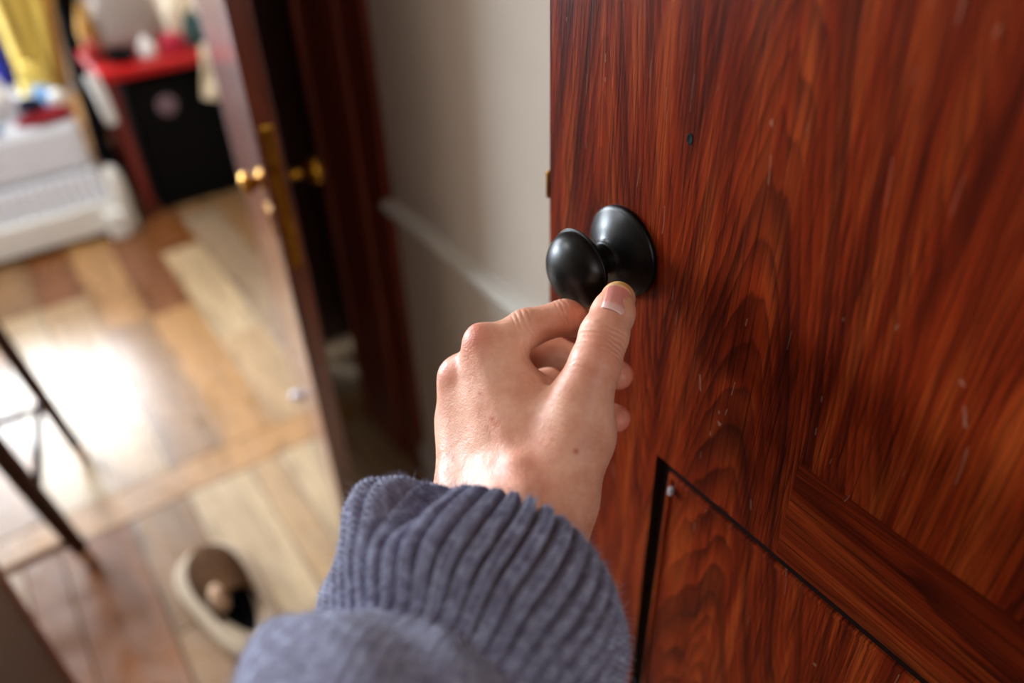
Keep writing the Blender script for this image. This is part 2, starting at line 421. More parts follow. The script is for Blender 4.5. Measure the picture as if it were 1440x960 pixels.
# groove: sloped rebate around the lower panel
def strip(name, quad_prof, along, a0, a1, fixed, mat):
    pass
def rebate(name, pts, mat):
    """pts: closed section swept as an L (mitred) : list of (inset from groove line, x depth)"""
    vs, fs = [], []; n = len(pts)
    for (i_, dx) in pts: vs.append((XD+dx, gy-i_, .03))
    for (i_, dx) in pts: vs.append((XD+dx, gy-i_, gz+.012-i_))
    for (i_, dx) in pts: vs.append((XD+dx, Y0+.01, gz+.012-i_))
    for s in range(2):
        for i in range(n-1): fs.append((s*n+i, s*n+i+1, (s+1)*n+i+1, (s+1)*n+i))
    return link(name, pyd(vs, fs), mat, door)
rebate('panel_groove', [(0, 0), (.0006, .0035), (.002, .0048), (.0115, .0048)], M['groove'])
rebate('panel_bead', [(.0112, .0050), (.0117, .0030), (.0130, .0018), (.0150, .0018), (.0165, .0035)], M['door'])
door_piece('lower_panel', Y0+.01, gy-.015, .03, gz-.003, M['door'], XD+.0035, XD+.03)
door_piece('back_board', Y0, gy, .02, gz+.012, M['door'], XD+.03, XD+T)
prop(box('paint_chip', XD-.0008, XD+.003, .281, .2845, .928, .9355, M['steel'], door, .0006), label='small pale chip on the groove')
# nail hole
hb = lathe('nail_hole', [(-.004, .0018), (.0003, .0024), (.0004, .0022), (.0001, .0014)], (0, 0, 0), (-1, 0, 0), M['blackplastic'], door, 20)
hb.location = (XD, .3025, 1.212); hb.scale = (1, 1, 1.5)
# latch on the free edge
lt = box('latch_plate', XD+.004, XD+.030, Y1-.0005, Y1+.0015, 1.085, 1.150, M['brass'], door, .0005)
box('latch_bolt', XD+.0005, XD+.010, Y1+.001, Y1+.0045, 1.118, 1.140, M['brass'], door, .001)
# knob
kn = bpy.data.objects.new('door_knob', None); COL.objects.link(kn); kn.parent = door
KP = (XD, .351, 1.115)
def child_of_empty(o, p): o.parent = p
k0 = smooth_poly([(0, .0325), (.003, .0328), (.0045, .0315), (.0052, .0302), (.0058, .0296), (.0085, .0262), (.0115, .0215), (.0140, .0160), (.0155, .0130), (.018, .0112)], 2)
lathe('rose', k0, KP, (-1, 0, 0), M['bronze'], door, 96)
k1 = [(.012, .0112), (.020, .0106), (.0245, .0112), (.028, .0150), (.032, .0205), (.0365, .0256), (.0385, .0268), (.0388, .0276), (.0392, .0280), (.0399, .0280), (.0402, .0276), (.0404, .0266), (.0408, .0267), (.0440, .0262), (.0488, .0240), (.0535, .0195), (.0570, .0130), (.0588, .0065), (.0593, .0)]
knob = lathe('knob', smooth_poly(k1, 2), KP, (-1, 0, 0), M['bronze'], door, 96)
bpy.data.objects.remove(kn)
# door jamb behind the hinges
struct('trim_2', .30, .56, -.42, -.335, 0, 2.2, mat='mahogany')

# ================================================================= SECOND DOOR (open leaf with brass knobs)
A = Vector((.297, 1.082, 0)); Bv = A+Vector((math.sin(math.radians(11.5)), math.cos(math.radians(11.5)), 0)); d2 = (Bv-A).normalized(); n2 = Vector((d2.y, -d2.x, 0))
L2 = .74; ang = math.atan2(d2.y, d2.x)
leaf = thing('open_door', A, 'narrow dark open door leaf with brass knobs, edge towards the viewer', 'door')
leaf.rotation_euler = (0, 0, ang)
bpy.context.view_layer.update()
def local(o):            # geometry given in leaf coordinates: x along the leaf, y to its left
    o.matrix_parent_inverse = Matrix(); return o
def lbox(name, x0, x1, y0, y1, z0, z1, mat, bev=.002): return local(box(name, x0, x1, y0, y1, z0, z1, mat, leaf, bev))
lbox('leaf', 0, L2, -.034, 0, .012, 2.0, M['leafedge'])
lbox('edge_plate', -.002, .002, -.027, -.009, .745, .975, M['brass'], .001)
for s, y in ((1, 0), (-1, -.034)):
    local(lathe('escutcheon', smooth_poly([(0, .019), (.003, .019), (.005, .014), (.008, .009)], 1), (.05, y, .875), (0, s, 0), M['brass'], leaf, 32))
    local(lathe('knob', smooth_poly([(.004, .008), (.010, .008), (.016, .014), (.024, .019), (.030, .016), (.033, .008), (.034, 0)] if s > 0 else [(.004, .008), (.022, .0075), (.030, .011), (.038, .020), (.046, .023), (.052, .021), (.058, .012), (.060, 0)], 2), (.05, y, .875), (0, s, 0), M['brass'], leaf, 32))
local(box('key_plate', .032, .07, .0, .003, .79, .83, M['brass'], leaf, .001))
local(lathe('glint_stud', smooth_poly([(0, .012), (.012, .012), (.02, .016), (.026, .012), (.028, 0)], 2), (.40, 0, .17), (0, 1, 0), M['steel'], leaf, 24))  # pale stud added in place of a bright reflection on the leaf

# ================================================================= STOOL at the left
st = thing('stool', (-.43, 1.62, 0), 'dark wooden stool with slim splayed legs, cut off at the left edge', 'stool')
F1, F2 = Vector((-.108, 1.774, 0)), Vector((-.165, 1.433, 0))
T1, T2 = Vector((-.178, 1.79, .62)), Vector((-.243, 1.44, .62))
F3, F4 = Vector((-.70, 1.80, 0)), Vector((-.72, 1.42, 0)); T3, T4 = Vector((-.62, 1.78, .62)), Vector((-.64, 1.44, .62))
for Fp, Tp, r in ((F1, T1, .0155), (F2, T2, .019), (F3, T3, .0145), (F4, T4, .0145)):
    lg = tube('leg', [Fp.lerp(Tp, t) for t in (0.08, .3, .7, 1)], [r*.9, r, r*1.1, r*1.1], M['darkwood'], st)
    tube('foot_cap', [Fp, Fp.lerp(Tp, .04), Fp.lerp(Tp, .085)], [r*.75, r*.8, r*.85], M['tan'], lg)
for a_, b_, t in ((F2, F4, .13), (F1, F3, .30), (F1, F2, .36), (F3, F4, .36)):
    ta, tb = {0: T1}, None
    top = {id(F1): T1, id(F2): T2, id(F3): T3, id(F4): T4}
    tube('rung', [a_.lerp(top[id(a_)], t), b_.lerp(top[id(b_)], t)], .009, M['tan'] if t < .25 else M['darkwood'], st)  # low rung in tan: its lit look is put into the colour
box('seat', -.67, -.15, 1.40, 1.83, .61, .645, M['darkwood'], st, .012)

# dark cabinet whose corner crosses the lower left corner
cb = thing('cabinet', (-.45, 1.0, 0), 'dark brown wooden cabinet corner at the bottom left edge', 'cabinet')
cx, cy = -.235, 1.08
box('body', cx-.55, cx, cy-.75, cy-.025, .02, .8, M['darkwood'], cb, .003)
box('corner_post', cx-.03, cx+.004, cy-.028, cy, 0, .82, M['redwood'], cb, .004)  # redder than the body: the lit side is put into the colour
box('top', cx-.56, cx+.008, cy-.76, cy+.006, .82, .85, M['darkwood'], cb, .004)

# ================================================================= FAR ROOM
# low white bed with gathered valance
bed = thing('bed', (-.7, 3.4, 0), 'white low bed with gathered valance under a pile of clothes', 'bed')
bx1 = .275; by0 = 2.93
box('mattress', -1.9, bx1-.03, by0+.02, 4.25, .235, .425, M['sheet'], bed, .03)
box('base_rail', -1.9, bx1+.005, by0-.02, 4.25, .02, .135, M['white'], bed, .012)
box('foot_block', bx1-.065, bx1+.005, by0-.06, by0+.04, 0, .10, M['white'], bed, .012)
post = lathe('corner_post', smooth_poly([(0, .034), (.10, .034), (.15, .037), (.20, .033), (.235, .02), (.245, 0)], 2), (bx1+.01, by0+.02, 0), (0, 0, 1), M['white'], bed, 32)
drape('valance', [(-1.88, by0+.01, .25), (bx1-.03, by0+.01, .25)], [(-1.88, by0+.0, .12), (bx1-.02, by0+.0, .12)], M['grey_sheet'] if 'grey_sheet' in M else M['sheet'], 70, .006, 900, 6, parent=bed, thick=.003)
def top_thing(o, label, cat, group=None): return prop(o, label, cat, group)
zb = .425
top_thing(heap('folded_cloth', (-.005, 3.11, zb), (.095, .07, .11), M['white_cloth'], .35, 2.5, 1), 'bright white crumpled cloth on the front of the bed', 'cloth')
top_thing(heap('shirt', (.04, 3.49, zb), (.11, .08, .15), M['blue_cloth'], .3, 2, 2), 'royal blue shirt crumpled behind the white cloth', 'shirt')
top_thing(heap('towel', (.18, 3.09, zb), (.042, .03, .06), M['sky_cloth'], .3, 2.2, 3), 'pale grey blue towel lying under the yellow robe', 'towel')
top_thing(heap('scarf', (-.03, 2.975, zb), (.05, .022, .02), M['sky_cloth'], .3, 3, 9), 'pale blue scarf at the left front edge of the bed', 'scarf')
top_thing(heap('red_sweater', (.165, 2.985, zb), (.08, .026, .035), M['red_cloth'], .3, 2.5, 4), 'dark red sweater along the bed front edge', 'sweater')
top_thing(heap('dark_shirt', (.130, 2.985, zb+.046), (.035, .022, .03), M['navy'], .3, 2.5, 5), 'charcoal shirt lying on the dark red sweater', 'shirt')
bl = top_thing(lathe('cup', smooth_poly([(0, .018), (.01, .024), (.03, .026), (.045, .018), (.05, 0)], 2), (.215, 3.0, zb+.04), (0, -.1, 1), M['white'], None, 24), 'small round white cup on the dark red sweater', 'cup')
top_thing(heap('blanket', (.02, 3.78, zb), (.15, .10, .24), M['rust'], .25, 2, 6), 'rust brown blanket heaped at the back of the bed', 'blanket')
# yellow robe hanging beside the bed from the coat stand
rb = thing('yellow_robe', (.18, 3.25, .45), 'long pale yellow robe hanging down onto the bed', 'robe')
def bg(u, v): return .03*math.sin(math.pi*u)*(.4+.6*v)
drape('skirt', [(.15, 3.27, 0.86), (.31, 3.29, 0.86)], [(.14, 3.21, .44), (.235, 3.21, .44)], M['yellow'], 2.5, .028, 90, 60, bg, rb, .006, 1)
drape('lining', [(.30, 3.27, .86), (.35, 3.28, .86)], [(.235, 3.22, .44), (.275, 3.22, .44)], M['ochre'], 1.5, .02, 40, 40, None, rb, .006, 2)
heap('hem', (.185, 3.20, .43), (.055, .035, .09), M['yellow'], .35, 2.2, 8, rb)
cs = thing('clothes_rail', (.15, 3.36, 0), 'black clothes rail behind the yellow robe and the black coat', 'clothes rail')
tube('crossbar', [(.13, 3.33, .875), (.46, 3.33, .875)], .010, M['blackplastic'], cs)
tube('post', [(.46, 3.42, .0), (.46, 3.33, .875)], .010, M['blackplastic'], cs)
tube('post', [(.13, 3.33, .43), (.13, 3.33, .875)], .010, M['blackplastic'], cs)
coat = drape('gap_shade_coat', [(.345, 3.39, .88), (.455, 3.39, .88)], [(.305, 3.35, .10), (.350, 3.35, .10)], M['black'], 2, .03, 50, 60, None, None, .01, 3)  # lower part shaped to fill the shaded gap beside the bed
prop(coat, 'black coat drawn out to fill the shaded gap between the yellow robe and the red table', 'coat')

top_thing(heap('gap_shade_lump', (.312, 3.10, 0), (.027, .10, .33), M['black'], .12, 1.5, 21), 'black lump filling the shaded gap between the bed and the red table', 'bag')  # black lump added where the gap beside the bed lies in shade
# red table with a black box underneath
tb = thing('red_table', (.62, 3.2, 0), 'low red topped table with red brown legs', 'table')
tx0, ty0, tz = .350, 2.97, .540
box('table_top', tx0, .88, ty0, ty0+.34, tz-.035, tz, M['redtop'], tb, .006)
for x_, y_ in ((tx0+.03, ty0+.03), (tx0+.03, ty0+.31), (.84, ty0+.03), (.84, ty0+.31)):
    box('leg', x_-.019, x_+.019, y_-.019, y_+.019, 0, tz-.035, M['redwood'], tb, .003)
bb = thing('under_table_block', (.62, 3.2, 0), 'near-black block filling the dark space under the red table, with a pale label', 'case')
box('body', tx0+.07, .81, ty0+.03, ty0+.30, 0, tz-.06, M['blackplastic'], bb, .01)  # near-black block fills the dark space below the table top
lb = lathe('label_plate', [(0, .036), (.002, .036), (.003, .03)], (0.5438, 2.9980, 0.3818), (0, -1, 0), M['mauve'], bb, 24)
cl = drape('white_towel', [(.315, 2.955, .55), (.350, 2.955, .55)], [(.330, 2.945, .38), (.362, 2.945, .38)], M['white_cloth'], 1.5, .012, 30, 30, None, None, .006, 4)
prop(cl, 'white towel hanging over the left corner of the red table', 'towel')
top_thing(heap('cushion', (.545, 3.24, tz), (.11, .045, .22), M['grey'], .12, 1.5, 11), 'grey beige cushion standing at the back of the red table', 'cushion')
top_thing(lathe('bowl', smooth_poly([(0, .03), (.01, .045), (.03, .055), (.034, .055), (.03, .05), (.012, .035), (.01, 0)], 1), (.455, 3.07, tz), (0, 0, 1), M['blackplastic'], None, 32), 'black bowl on the front of the red table', 'bowl')
top_thing(heap('paper_ball', (.545, 3.07, tz), (.028, .03, .045), M['white_cloth'], .3, 2.2, 12), 'crumpled white paper on the red table', 'paper')
top_thing(heap('red_pouch', (.385, 3.14, tz), (.024, .035, .055), M['redpouch'], .2, 2, 13), 'bright red pouch at the left end of the table', 'pouch')
top_thing(heap('crimson_cloth', (.635, 3.07, tz), (.040, .045, .045), M['crimson'], .3, 2, 14), 'crimson cloth on the right of the red table', 'cloth')
top_thing(heap('ochre_bag', (.40, 3.245, tz), (.028, .035, .12), M['ochre'], .2, 2, 15), 'ochre bag at the back left of the red table', 'bag')
top_thing(heap('dark_bundle', (.725, 3.08, tz), (.035, .04, .085), M['teal'], .3, 2.2, 16), 'dark teal bundle of cloth beside the crimson cloth', 'bundle')
top_thing(heap('white_bundle', (.735, 3.235, tz), (.05, .045, .16), M['cream'], .3, 2.2, 17), 'cream cloth bundle behind the dark teal bundle', 'bundle')
cr = drape('cream_shirt', [(.70, 2.955, .575), (.86, 2.95, .60)], [(.655, 2.93, .40), (.72, 2.93, .38)], M['cream'], 1.5, .02, 40, 30, None, None, .008, 5)
prop(cr, 'cream shirt spilling over the right front edge of the table', 'shirt')

# ================================================================= SLIPPER on the floor
person = thing('person', (-.05, .95, 0), 'person in grey blue knitted sweater holding the black door knob with the left hand', 'person')
def outline(t):           # slipper outline in its own frame: +x towards the toe
    a_ = 2*math.pi*t; return a_
def slipper():
    toe = Vector((0.0359, 1.2824, 0.0000)); heel = toe+Vector((.03, -.27, 0)); c = (toe+heel)/2
    sl = thing('slipper', c, 'beige fleece trimmed slipper with brown suede toe on the plank floor', 'slipper')
    ax = (toe-heel).normalized(); sd = Vector((ax.y, -ax.x, 0)); sl_l = .14
    def half(u):            # half width at u in -1 (heel)..1 (toe)
        return (.047+.013*math.sin((u+.2)*1.4))*(max(0, 1-abs(u)**3.2))**.5
    def ring(off, z, n=64, tf=1.0):
        out = []
        for k in range(n):
            a_ = 2*math.pi*k/n; u = math.cos(a_); s = 1 if math.sin(a_) >= 0 else -1
            hw = half(u*.999)
            p = c+ax*(u*(sl_l+off)*tf)+sd*(s*(hw+off*(1 if hw > .01 else hw/.01)))
            out.append(Vector((p.x, p.y, z)))
        return out
    def loft(name, rings, mat, cap0=True, cap1=True):
        n = len(rings[0]); vs = [v for r in rings for v in r]; fs = []
        for i in range(len(rings)-1):
            for k in range(n): fs.append((i*n+k, i*n+(k+1) % n, (i+1)*n+(k+1) % n, (i+1)*n+k))
        if cap0: fs.append(tuple(range(n))[::-1])
        if cap1: fs.append(tuple((len(rings)-1)*n+k for k in range(n)))
        o = link(name, pyd(vs, fs), mat, None, True); setp(o, sl); return o
    loft('sole', [ring(.008, .0), ring(.018, .004), ring(.021, .02), ring(.014, .032), ring(0, .036)], M['shearling'])
    # upper: dome over the toe half
    vs, fs = [], []; nu, nv = 30, 24
    for i in range(nu+1):
        u = -.40+1.38*i/nu; hw = half(min(u, .995))*.88; hgt = .024+.042*(1-max(0, u)**2.2)
        for j in range(nv+1):
            a_ = math.pi*j/nv; p = c+ax*(u*sl_l*.93)+sd*(math.cos(a_)*hw)
            vs.append((p.x, p.y, .034+math.sin(a_)**.8*hgt*min(1, hw/.03)))
    for i in range(nu):
        for j in range(nv): a_ = i*(nv+1)+j; fs.append((a_, a_+1, a_+nv+2, a_+nv+1))
    o = link('upper', pyd(vs, fs), M['suede'], None, True); setp(o, sl)
    md = o.modifiers.new('t', 'SOLIDIFY'); md.thickness = .005
    # dark lining
    loft('lining', [ring(-.012, .037, tf=.97), ring(-.014, .040, tf=.95)], M['black'])
    # fleece collar round the opening
    pts = []
    for k in range(33):
        a_ = 2*math.pi*k/32; u = -.66+.28*math.cos(a_); hw = .042*math.sin(a_)
        p = c+ax*(u*sl_l)+sd*hw; pts.append((p.x, p.y, .078+.02*math.cos(a_)-.006*abs(math.sin(a_))))
    o = tube('collar', pts, .011, M['shearling'], None, 12); setp(o, sl)
    p = c-ax*(.035)-sd*.024
    o = heap('tongue', (p.x, p.y, .07), (.017, .03, .03), M['tan'], .1, 1.5, 20, None, 3); setp(o, sl)
    return sl
slipper()

# ================================================================= HAND (signed distance field, one continuous skin)
def smin(a, b_, k):
    h = np.clip(.5+.5*(b_-a)/k, 0, 1); return b_*(1-h)+a*h-k*h*(1-h)
class Field:
    def __init__(s, lo, hi, vox):
        s.lo = np.array(lo); s.v = vox; s.n = np.ceil((np.array(hi)-s.lo)/vox).astype(int)
        s.ax = [s.lo[i]+vox*np.arange(s.n[i]) for i in range(3)]
    def new(s): return np.full(s.n, .05, np.float32)
    def sub(s, pts, r):
        p = np.array(pts); a = np.floor((p.min(0)-r-s.lo)/s.v).astype(int); b_ = np.ceil((p.max(0)+r-s.lo)/s.v).astype(int)
        a = np.clip(a, 0, s.n); b_ = np.clip(b_, 0, s.n); return tuple(slice(a[i], b_[i]) for i in range(3))
    def cap(s, D, a, b_, ra, rb, k, mode='add'):
        a = np.array(a); b_ = np.array(b_); sl = s.sub([a, b_], max(ra, rb)+.022)
        X = s.ax[0][sl[0]][:, None, None]; Y = s.ax[1][sl[1]][None, :, None]; Z = s.ax[2][sl[2]][None, None, :]
        ba = b_-a; L = float(ba@ba)+1e-12
        t = np.clip(((X-a[0])*ba[0]+(Y-a[1])*ba[1]+(Z-a[2])*ba[2])/L, 0, 1)
        d = np.sqrt((X-a[0]-t*ba[0])**2+(Y-a[1]-t*ba[1])**2+(Z-a[2]-t*ba[2])**2)-(ra+(rb-ra)*t)
        d = d.astype(np.float32)
        if mode == 'add': D[sl] = smin(D[sl], d, k)
        else: D[sl] = -smin(-D[sl], d, k)
def surface_nets(D, lo, vox):
    S = D < 0; nx, ny, nz = D.shape
    cs = [(i, j, k) for i in (0, 1) for j in (0, 1) for k in (0, 1)]
    def cor(A, c): return A[c[0]:nx-1+c[0], c[1]:ny-1+c[1], c[2]:nz-1+c[2]]
    cnt = sum(cor(S, c).astype(np.int8) for c in cs); act = (cnt > 0) & (cnt < 8)
    idx = np.argwhere(act); gid = np.full(act.shape, -1, np.int64); gid[act] = np.arange(len(idx))
    vals = {c: D[idx[:, 0]+c[0], idx[:, 1]+c[1], idx[:, 2]+c[2]] for c in cs}
    acc = np.zeros((len(idx), 3)); n = np.zeros(len(idx))
    for c in cs:
        for ax in range(3):
            if c[ax] == 0:
                c2 = list(c); c2[ax] = 1; c2 = tuple(c2); a, b_ = vals[c], vals[c2]; m = (a < 0) != (b_ < 0)
                t = np.where(m, a/np.where(m, a-b_, 1), 0); p = np.tile(np.array(c, float), (len(idx), 1)); p[:, ax] += t
                acc[m] += p[m]; n[m] += 1
    V = lo+vox*(idx+acc/n[:, None]); F = []
    for ax in range(3):
        u, w = [(1, 2), (2, 0), (0, 1)][ax]
        sl0 = [slice(None)]*3; sl1 = [slice(None)]*3; sl0[ax] = slice(0, -1); sl1[ax] = slice(1, None)
        A_, B_ = S[tuple(sl0)], S[tuple(sl1)]
        for flip in (0, 1):
            e = np.argwhere((A_ & ~B_) if not flip else (~A_ & B_))
            e = e[(e[:, u] > 0) & (e[:, w] > 0) & (e[:, u] < D.shape[u]-1) & (e[:, w] < D.shape[w]-1)]
            q = []
            for du, dw in ((0, 0), (-1, 0), (-1, -1), (0, -1)):
                c = e.copy(); c[:, u] += du; c[:, w] += dw; q.append(gid[c[:, 0], c[:, 1], c[:, 2]])
            q = np.stack(q, 1); F.append(q[:, ::-1] if flip else q)
    return V, np.concatenate(F)

FD = Field((.03, .14, .90), (.345, .52, 1.17), .0011)
def grp(prims, k):
    D = FD.new()
    for a, b_, ra, rb in prims: FD.cap(D, a, b_, ra, rb, k)
    return D
# palm, back of the hand, forearm
back = grp([
    ((0.1903, 0.2588, 1.0488), (0.2044, 0.3383, 1.0933), .0165, .0118),
    ((0.1841, 0.2722, 1.0392), (0.1917, 0.3495, 1.0700), .0165, .0112),
    ((0.1746, 0.2855, 1.0304), (0.1918, 0.3524, 1.0335), .0165, .0108),
    ((0.1635, 0.2949, 1.0227), (0.1957, 0.3475, 1.0013), .0165, .0100),
    ((0.2002, 0.2941, 1.0633), (0.2117, 0.3270, 1.0896), .0150, .0135),
    ((0.2036, 0.3375, 1.0885), (0.1934, 0.3468, 1.0649), .0118, .0108), ((0.1927, 0.3473, 1.0650), (0.1894, 0.3503, 1.0345), .0104, .0104), ((0.1894, 0.3503, 1.0345), (0.1912, 0.3473, 1.0062), .0100, .0098),
    ((0.1980, 0.3253, 1.0744), (0.1860, 0.3333, 1.0414), .0125, .0130), ((0.1881, 0.3455, 1.0564), (0.1590, 0.2979, 1.0294), .0120, .0150), ((0.1948, 0.3133, 1.0639), (0.1733, 0.2829, 1.0398), .0160, .0170),
    ((0.1812, 0.3410, 1.0382), (0.1591, 0.3045, 1.0235), .0115, .0125),
    ((0.1593, 0.2945, 1.0258), (0.1277, 0.2522, 1.0260), .0160, .0180), ((0.1909, 0.2479, 1.0472), (0.1583, 0.2158, 1.0413), .0215, .0220),
    ((0.2008, 0.2766, 1.0528), (0.2125, 0.3011, 1.0750), .0190, .0140),
    ((0.2193, 0.2728, 1.0687), (0.2179, 0.2923, 1.0726), .0130, .0100),
    ((0.2120, 0.3074, 1.0402), (0.2181, 0.3320, 1.0501), .0190, .0140),
    ((0.1951, 0.2480, 1.0504), (0.2186, 0.2631, 1.0708), .0190, .0205),
    ((0.2176, 0.2638, 1.0708), (0.2276, 0.2711, 1.0911), .0188, .0155),
    ((0.1780, 0.2634, 1.0417), (0.1430, 0.2293, 1.0450), .0270, .0280),
    ((0.1846, 0.2477, 1.0425), (0.1448, 0.2252, 1.0418), .0200, .0240),
    ((0.1430, 0.2293, 1.0450), (0.0745, 0.1882, 1.0460), .0280, .0270)], .015)
thumb = grp([
    ((0.2260, 0.2698, 1.0901), (0.2382, 0.2732, 1.1076), .0155, .0150),
    ((0.2382, 0.2732, 1.1076), (0.2521, 0.2826, 1.1164), .0148, .0142),
    ((0.2521, 0.2826, 1.1164), (0.2665, 0.2915, 1.1217), .0142, .0128),
    ((0.2665, 0.2915, 1.1217), (0.2771, 0.2995, 1.1233), .0128, .0108)], .004)
index = grp([
    ((0.2047, 0.3387, 1.0940), (0.2312, 0.3325, 1.1015), .0118, .0122),
    ((0.2312, 0.3325, 1.1015), (0.2545, 0.3246, 1.1048), .0120, .0108),
    ((0.2545, 0.3246, 1.1048), (0.2583, 0.3236, 1.1031), .0108, .0106),
    ((0.2569, 0.3233, 1.1034), (0.2764, 0.3251, 1.0881), .0104, .0092),
    ((0.2764, 0.3251, 1.0881), (0.2925, 0.3337, 1.0778), .0092, .0078)], .004)
middle = grp([
    ((0.1917, 0.3495, 1.0700), (0.2350, 0.3471, 1.0674), .0112, .0115),
    ((0.2350, 0.3471, 1.0674), (0.2597, 0.3441, 1.0638), .0110, .0104),
    ((0.2597, 0.3441, 1.0638), (0.2826, 0.3217, 1.0509), .0102, .0102),
    ((0.2826, 0.3217, 1.0509), (0.2899, 0.3078, 1.0509), .0102, .0100)], .004)
ring = grp([
    ((0.1918, 0.3524, 1.0335), (0.2320, 0.3526, 1.0382), .0110, .0112),
    ((0.2320, 0.3526, 1.0382), (0.2595, 0.3463, 1.0331), .0110, .0105),
    ((0.2595, 0.3463, 1.0331), (0.2768, 0.3206, 1.0174), .0096, .0092),
    ((0.2768, 0.3206, 1.0174), (0.2836, 0.3002, 1.0199), .0096, .0096)], .004)
little = grp([
    ((0.1957, 0.3475, 1.0013), (0.2252, 0.3493, 0.9966), .0100, .0100),
    ((0.2257, 0.3501, 0.9979), (0.2477, 0.3410, 0.9923), .0095, .0088),
    ((0.2477, 0.3410, 0.9923), (0.2650, 0.3227, 0.9881), .0086, .0082),
    ((0.2650, 0.3227, 0.9881), (0.2712, 0.3084, 0.9901), .0082, .0076)], .004)
D = back.copy()
fingers = middle
fingers = smin(fingers, ring, .0012); fingers = smin(fingers, little, .0012); fingers = smin(fingers, index, .0012)
D = smin(D, fingers, .0075)
D = smin(D, thumb, .0085)
# knuckle bumps, tendons, veins, wrist bone
for p, r in (((0.2020, 0.3420, 1.1022), .0075), ((0.1871, 0.3503, 1.0741), .0075)): FD.cap(D, p, p, r, r, .009)
def ridge(pts, r, k=.004):
    for a, b_ in zip(pts[:-1], pts[1:]): FD.cap(D, a, b_, r, r, k)
ridge([(0.1992, 0.3357, 1.1040), (0.1936, 0.3161, 1.0859), (0.1843, 0.2881, 1.0699), (0.1770, 0.2663, 1.0639)], .0018, .008)
ridge([(0.1722, 0.2680, 1.0631), (0.1876, 0.2760, 1.0699), (0.1974, 0.2845, 1.0780)], .0012, .006)
ridge([(0.1711, 0.2481, 1.0661), (0.1753, 0.2637, 1.0672)], .0035, .012)
# the fold between thumb and index finger, flexion creases of the index finger
for a, b_, r in (((0.2225, 0.2927, 1.0928), (0.2230, 0.3049, 1.0967), .0035), ((0.2223, 0.3054, 1.0967), (0.2269, 0.3173, 1.1080), .0008)):
    FD.cap(D, a, b_, r, r, .005, 'cut')
FD.cap(D, (0.2593, 0.3166, 1.1160), (0.2518, 0.3095, 1.1027), .0009, .0009, .002, 'cut')
V, F = surface_nets(D, FD.lo, FD.v)
# relax, then refine
def adjacency_relax(V, F, it, lam=.5):
    e = np.concatenate([F[:, [0, 1]], F[:, [1, 2]], F[:, [2, 3]], F[:, [3, 0]]]); e = np.concatenate([e, e[:, ::-1]])
    deg = np.bincount(e[:, 0], minlength=len(V))[:, None]
    for i in range(it):
        s = np.stack([np.bincount(e[:, 0], V[e[:, 1], c], len(V)) for c in range(3)], 1)/deg
        V = V+(s-V)*(lam if i % 2 == 0 else -lam*1.03)
    return V
V = adjacency_relax(V, F, 8)
def fast_mesh(V, F):
    me = bpy.data.meshes.new('m'); nf, k = F.shape
    me.vertices.add(len(V)); me.vertices.foreach_set('co', V.astype(np.float32).ravel())
    me.loops.add(nf*k); me.loops.foreach_set('vertex_index', F.astype(np.int32).ravel())
    me.polygons.add(nf); me.polygons.foreach_set('loop_start', np.arange(0, nf*k, k, dtype=np.int32)); me.polygons.foreach_set('loop_total', np.full(nf, k, np.int32))
    me.update(calc_edges=True); me.validate(); return me
me = fast_mesh(V, F)
tmp = bpy.data.objects.new('tmp', me); COL.objects.link(tmp); sm = tmp.modifiers.new('s', 'SUBSURF'); sm.levels = 1
bpy.context.view_layer.update()
me2 = bpy.data.meshes.new_from_object(tmp.evaluated_get(bpy.context.evaluated_depsgraph_get()))
bpy.data.objects.remove(tmp)
nV = len(me2.vertices); V = np.empty(nV*3, np.float32); me2.vertices.foreach_get('co', V); V = V.reshape(-1, 3).astype(float)
NR = np.empty(nV*3, np.float32); me2.vertices.foreach_get('normal', NR); NR = NR.reshape(-1, 3)
def vnoise(P_, s, seed):
    """cheap smooth value noise"""
    q = P_*s+seed*17.3; i = np.floor(q).astype(int); f = q-i; f = f*f*(3-2*f); out = 0
    for c in ((0,0,0),(0,0,1),(0,1,0),(0,1,1),(1,0,0),(1,0,1),(1,1,0),(1,1,1)):
        h = (i[:, 0]+c[0])*374761393+(i[:, 1]+c[1])*668265263+(i[:, 2]+c[2])*2147483647
        h = (h ^ (h >> 13))*1274126177; h = ((h ^ (h >> 16)) & 65535)/65535.
        w = 1
        for a in range(3): w = w*(f[:, a] if c[a] else 1-f[:, a])
        out = out+h*w
    return out
disp = np.zeros(nV)
def creases(center, axis, rad, offs, depth, width, warp=.0012, wf=160, side=None, seed=1):
    global disp
    c = np.array(center); a = np.array(axis); a = a/np.linalg.norm(a); q = V-c; t = q@a
    t = t+(vnoise(V, wf, seed)-.5)*2*warp
    m = np.exp(-np.maximum(0, np.linalg.norm(q-np.outer(q@a, a), axis=1)-rad)**2/(.004**2))
    if side is not None:
        s = np.array(side); s = s/np.linalg.norm(s); m = m*np.clip(NR@s*1.6+.1, 0, 1)
    for o_, k in offs: disp -= depth*k*m*np.exp(-((t-o_)/width)**2)
view = np.array((0.0439, 0.0663, 1.3394))-np.array((0, 0, 1.4)); tocam = -view
th = np.array((0.2665, 0.2915, 1.1217))-np.array((0.2382, 0.2732, 1.1076))
creases((0.2455, 0.2756, 1.1205), th, .017, [(-.0085, .5), (-.0055, .9), (-.0025, 1.1), (.0005, 1.2), (.0034, .9), (.0062, .6)], .00062, .0008, .0010, 200, tocam, 1)
creases((0.2345, 0.2683, 1.1127), th, .018, [(k*.0032, .5) for k in range(-3, 3)], .00025, .0007, .0014, 150, tocam, 4)
ix = np.array((0.2545, 0.3246, 1.1048))-np.array((0.2312, 0.3325, 1.1015))
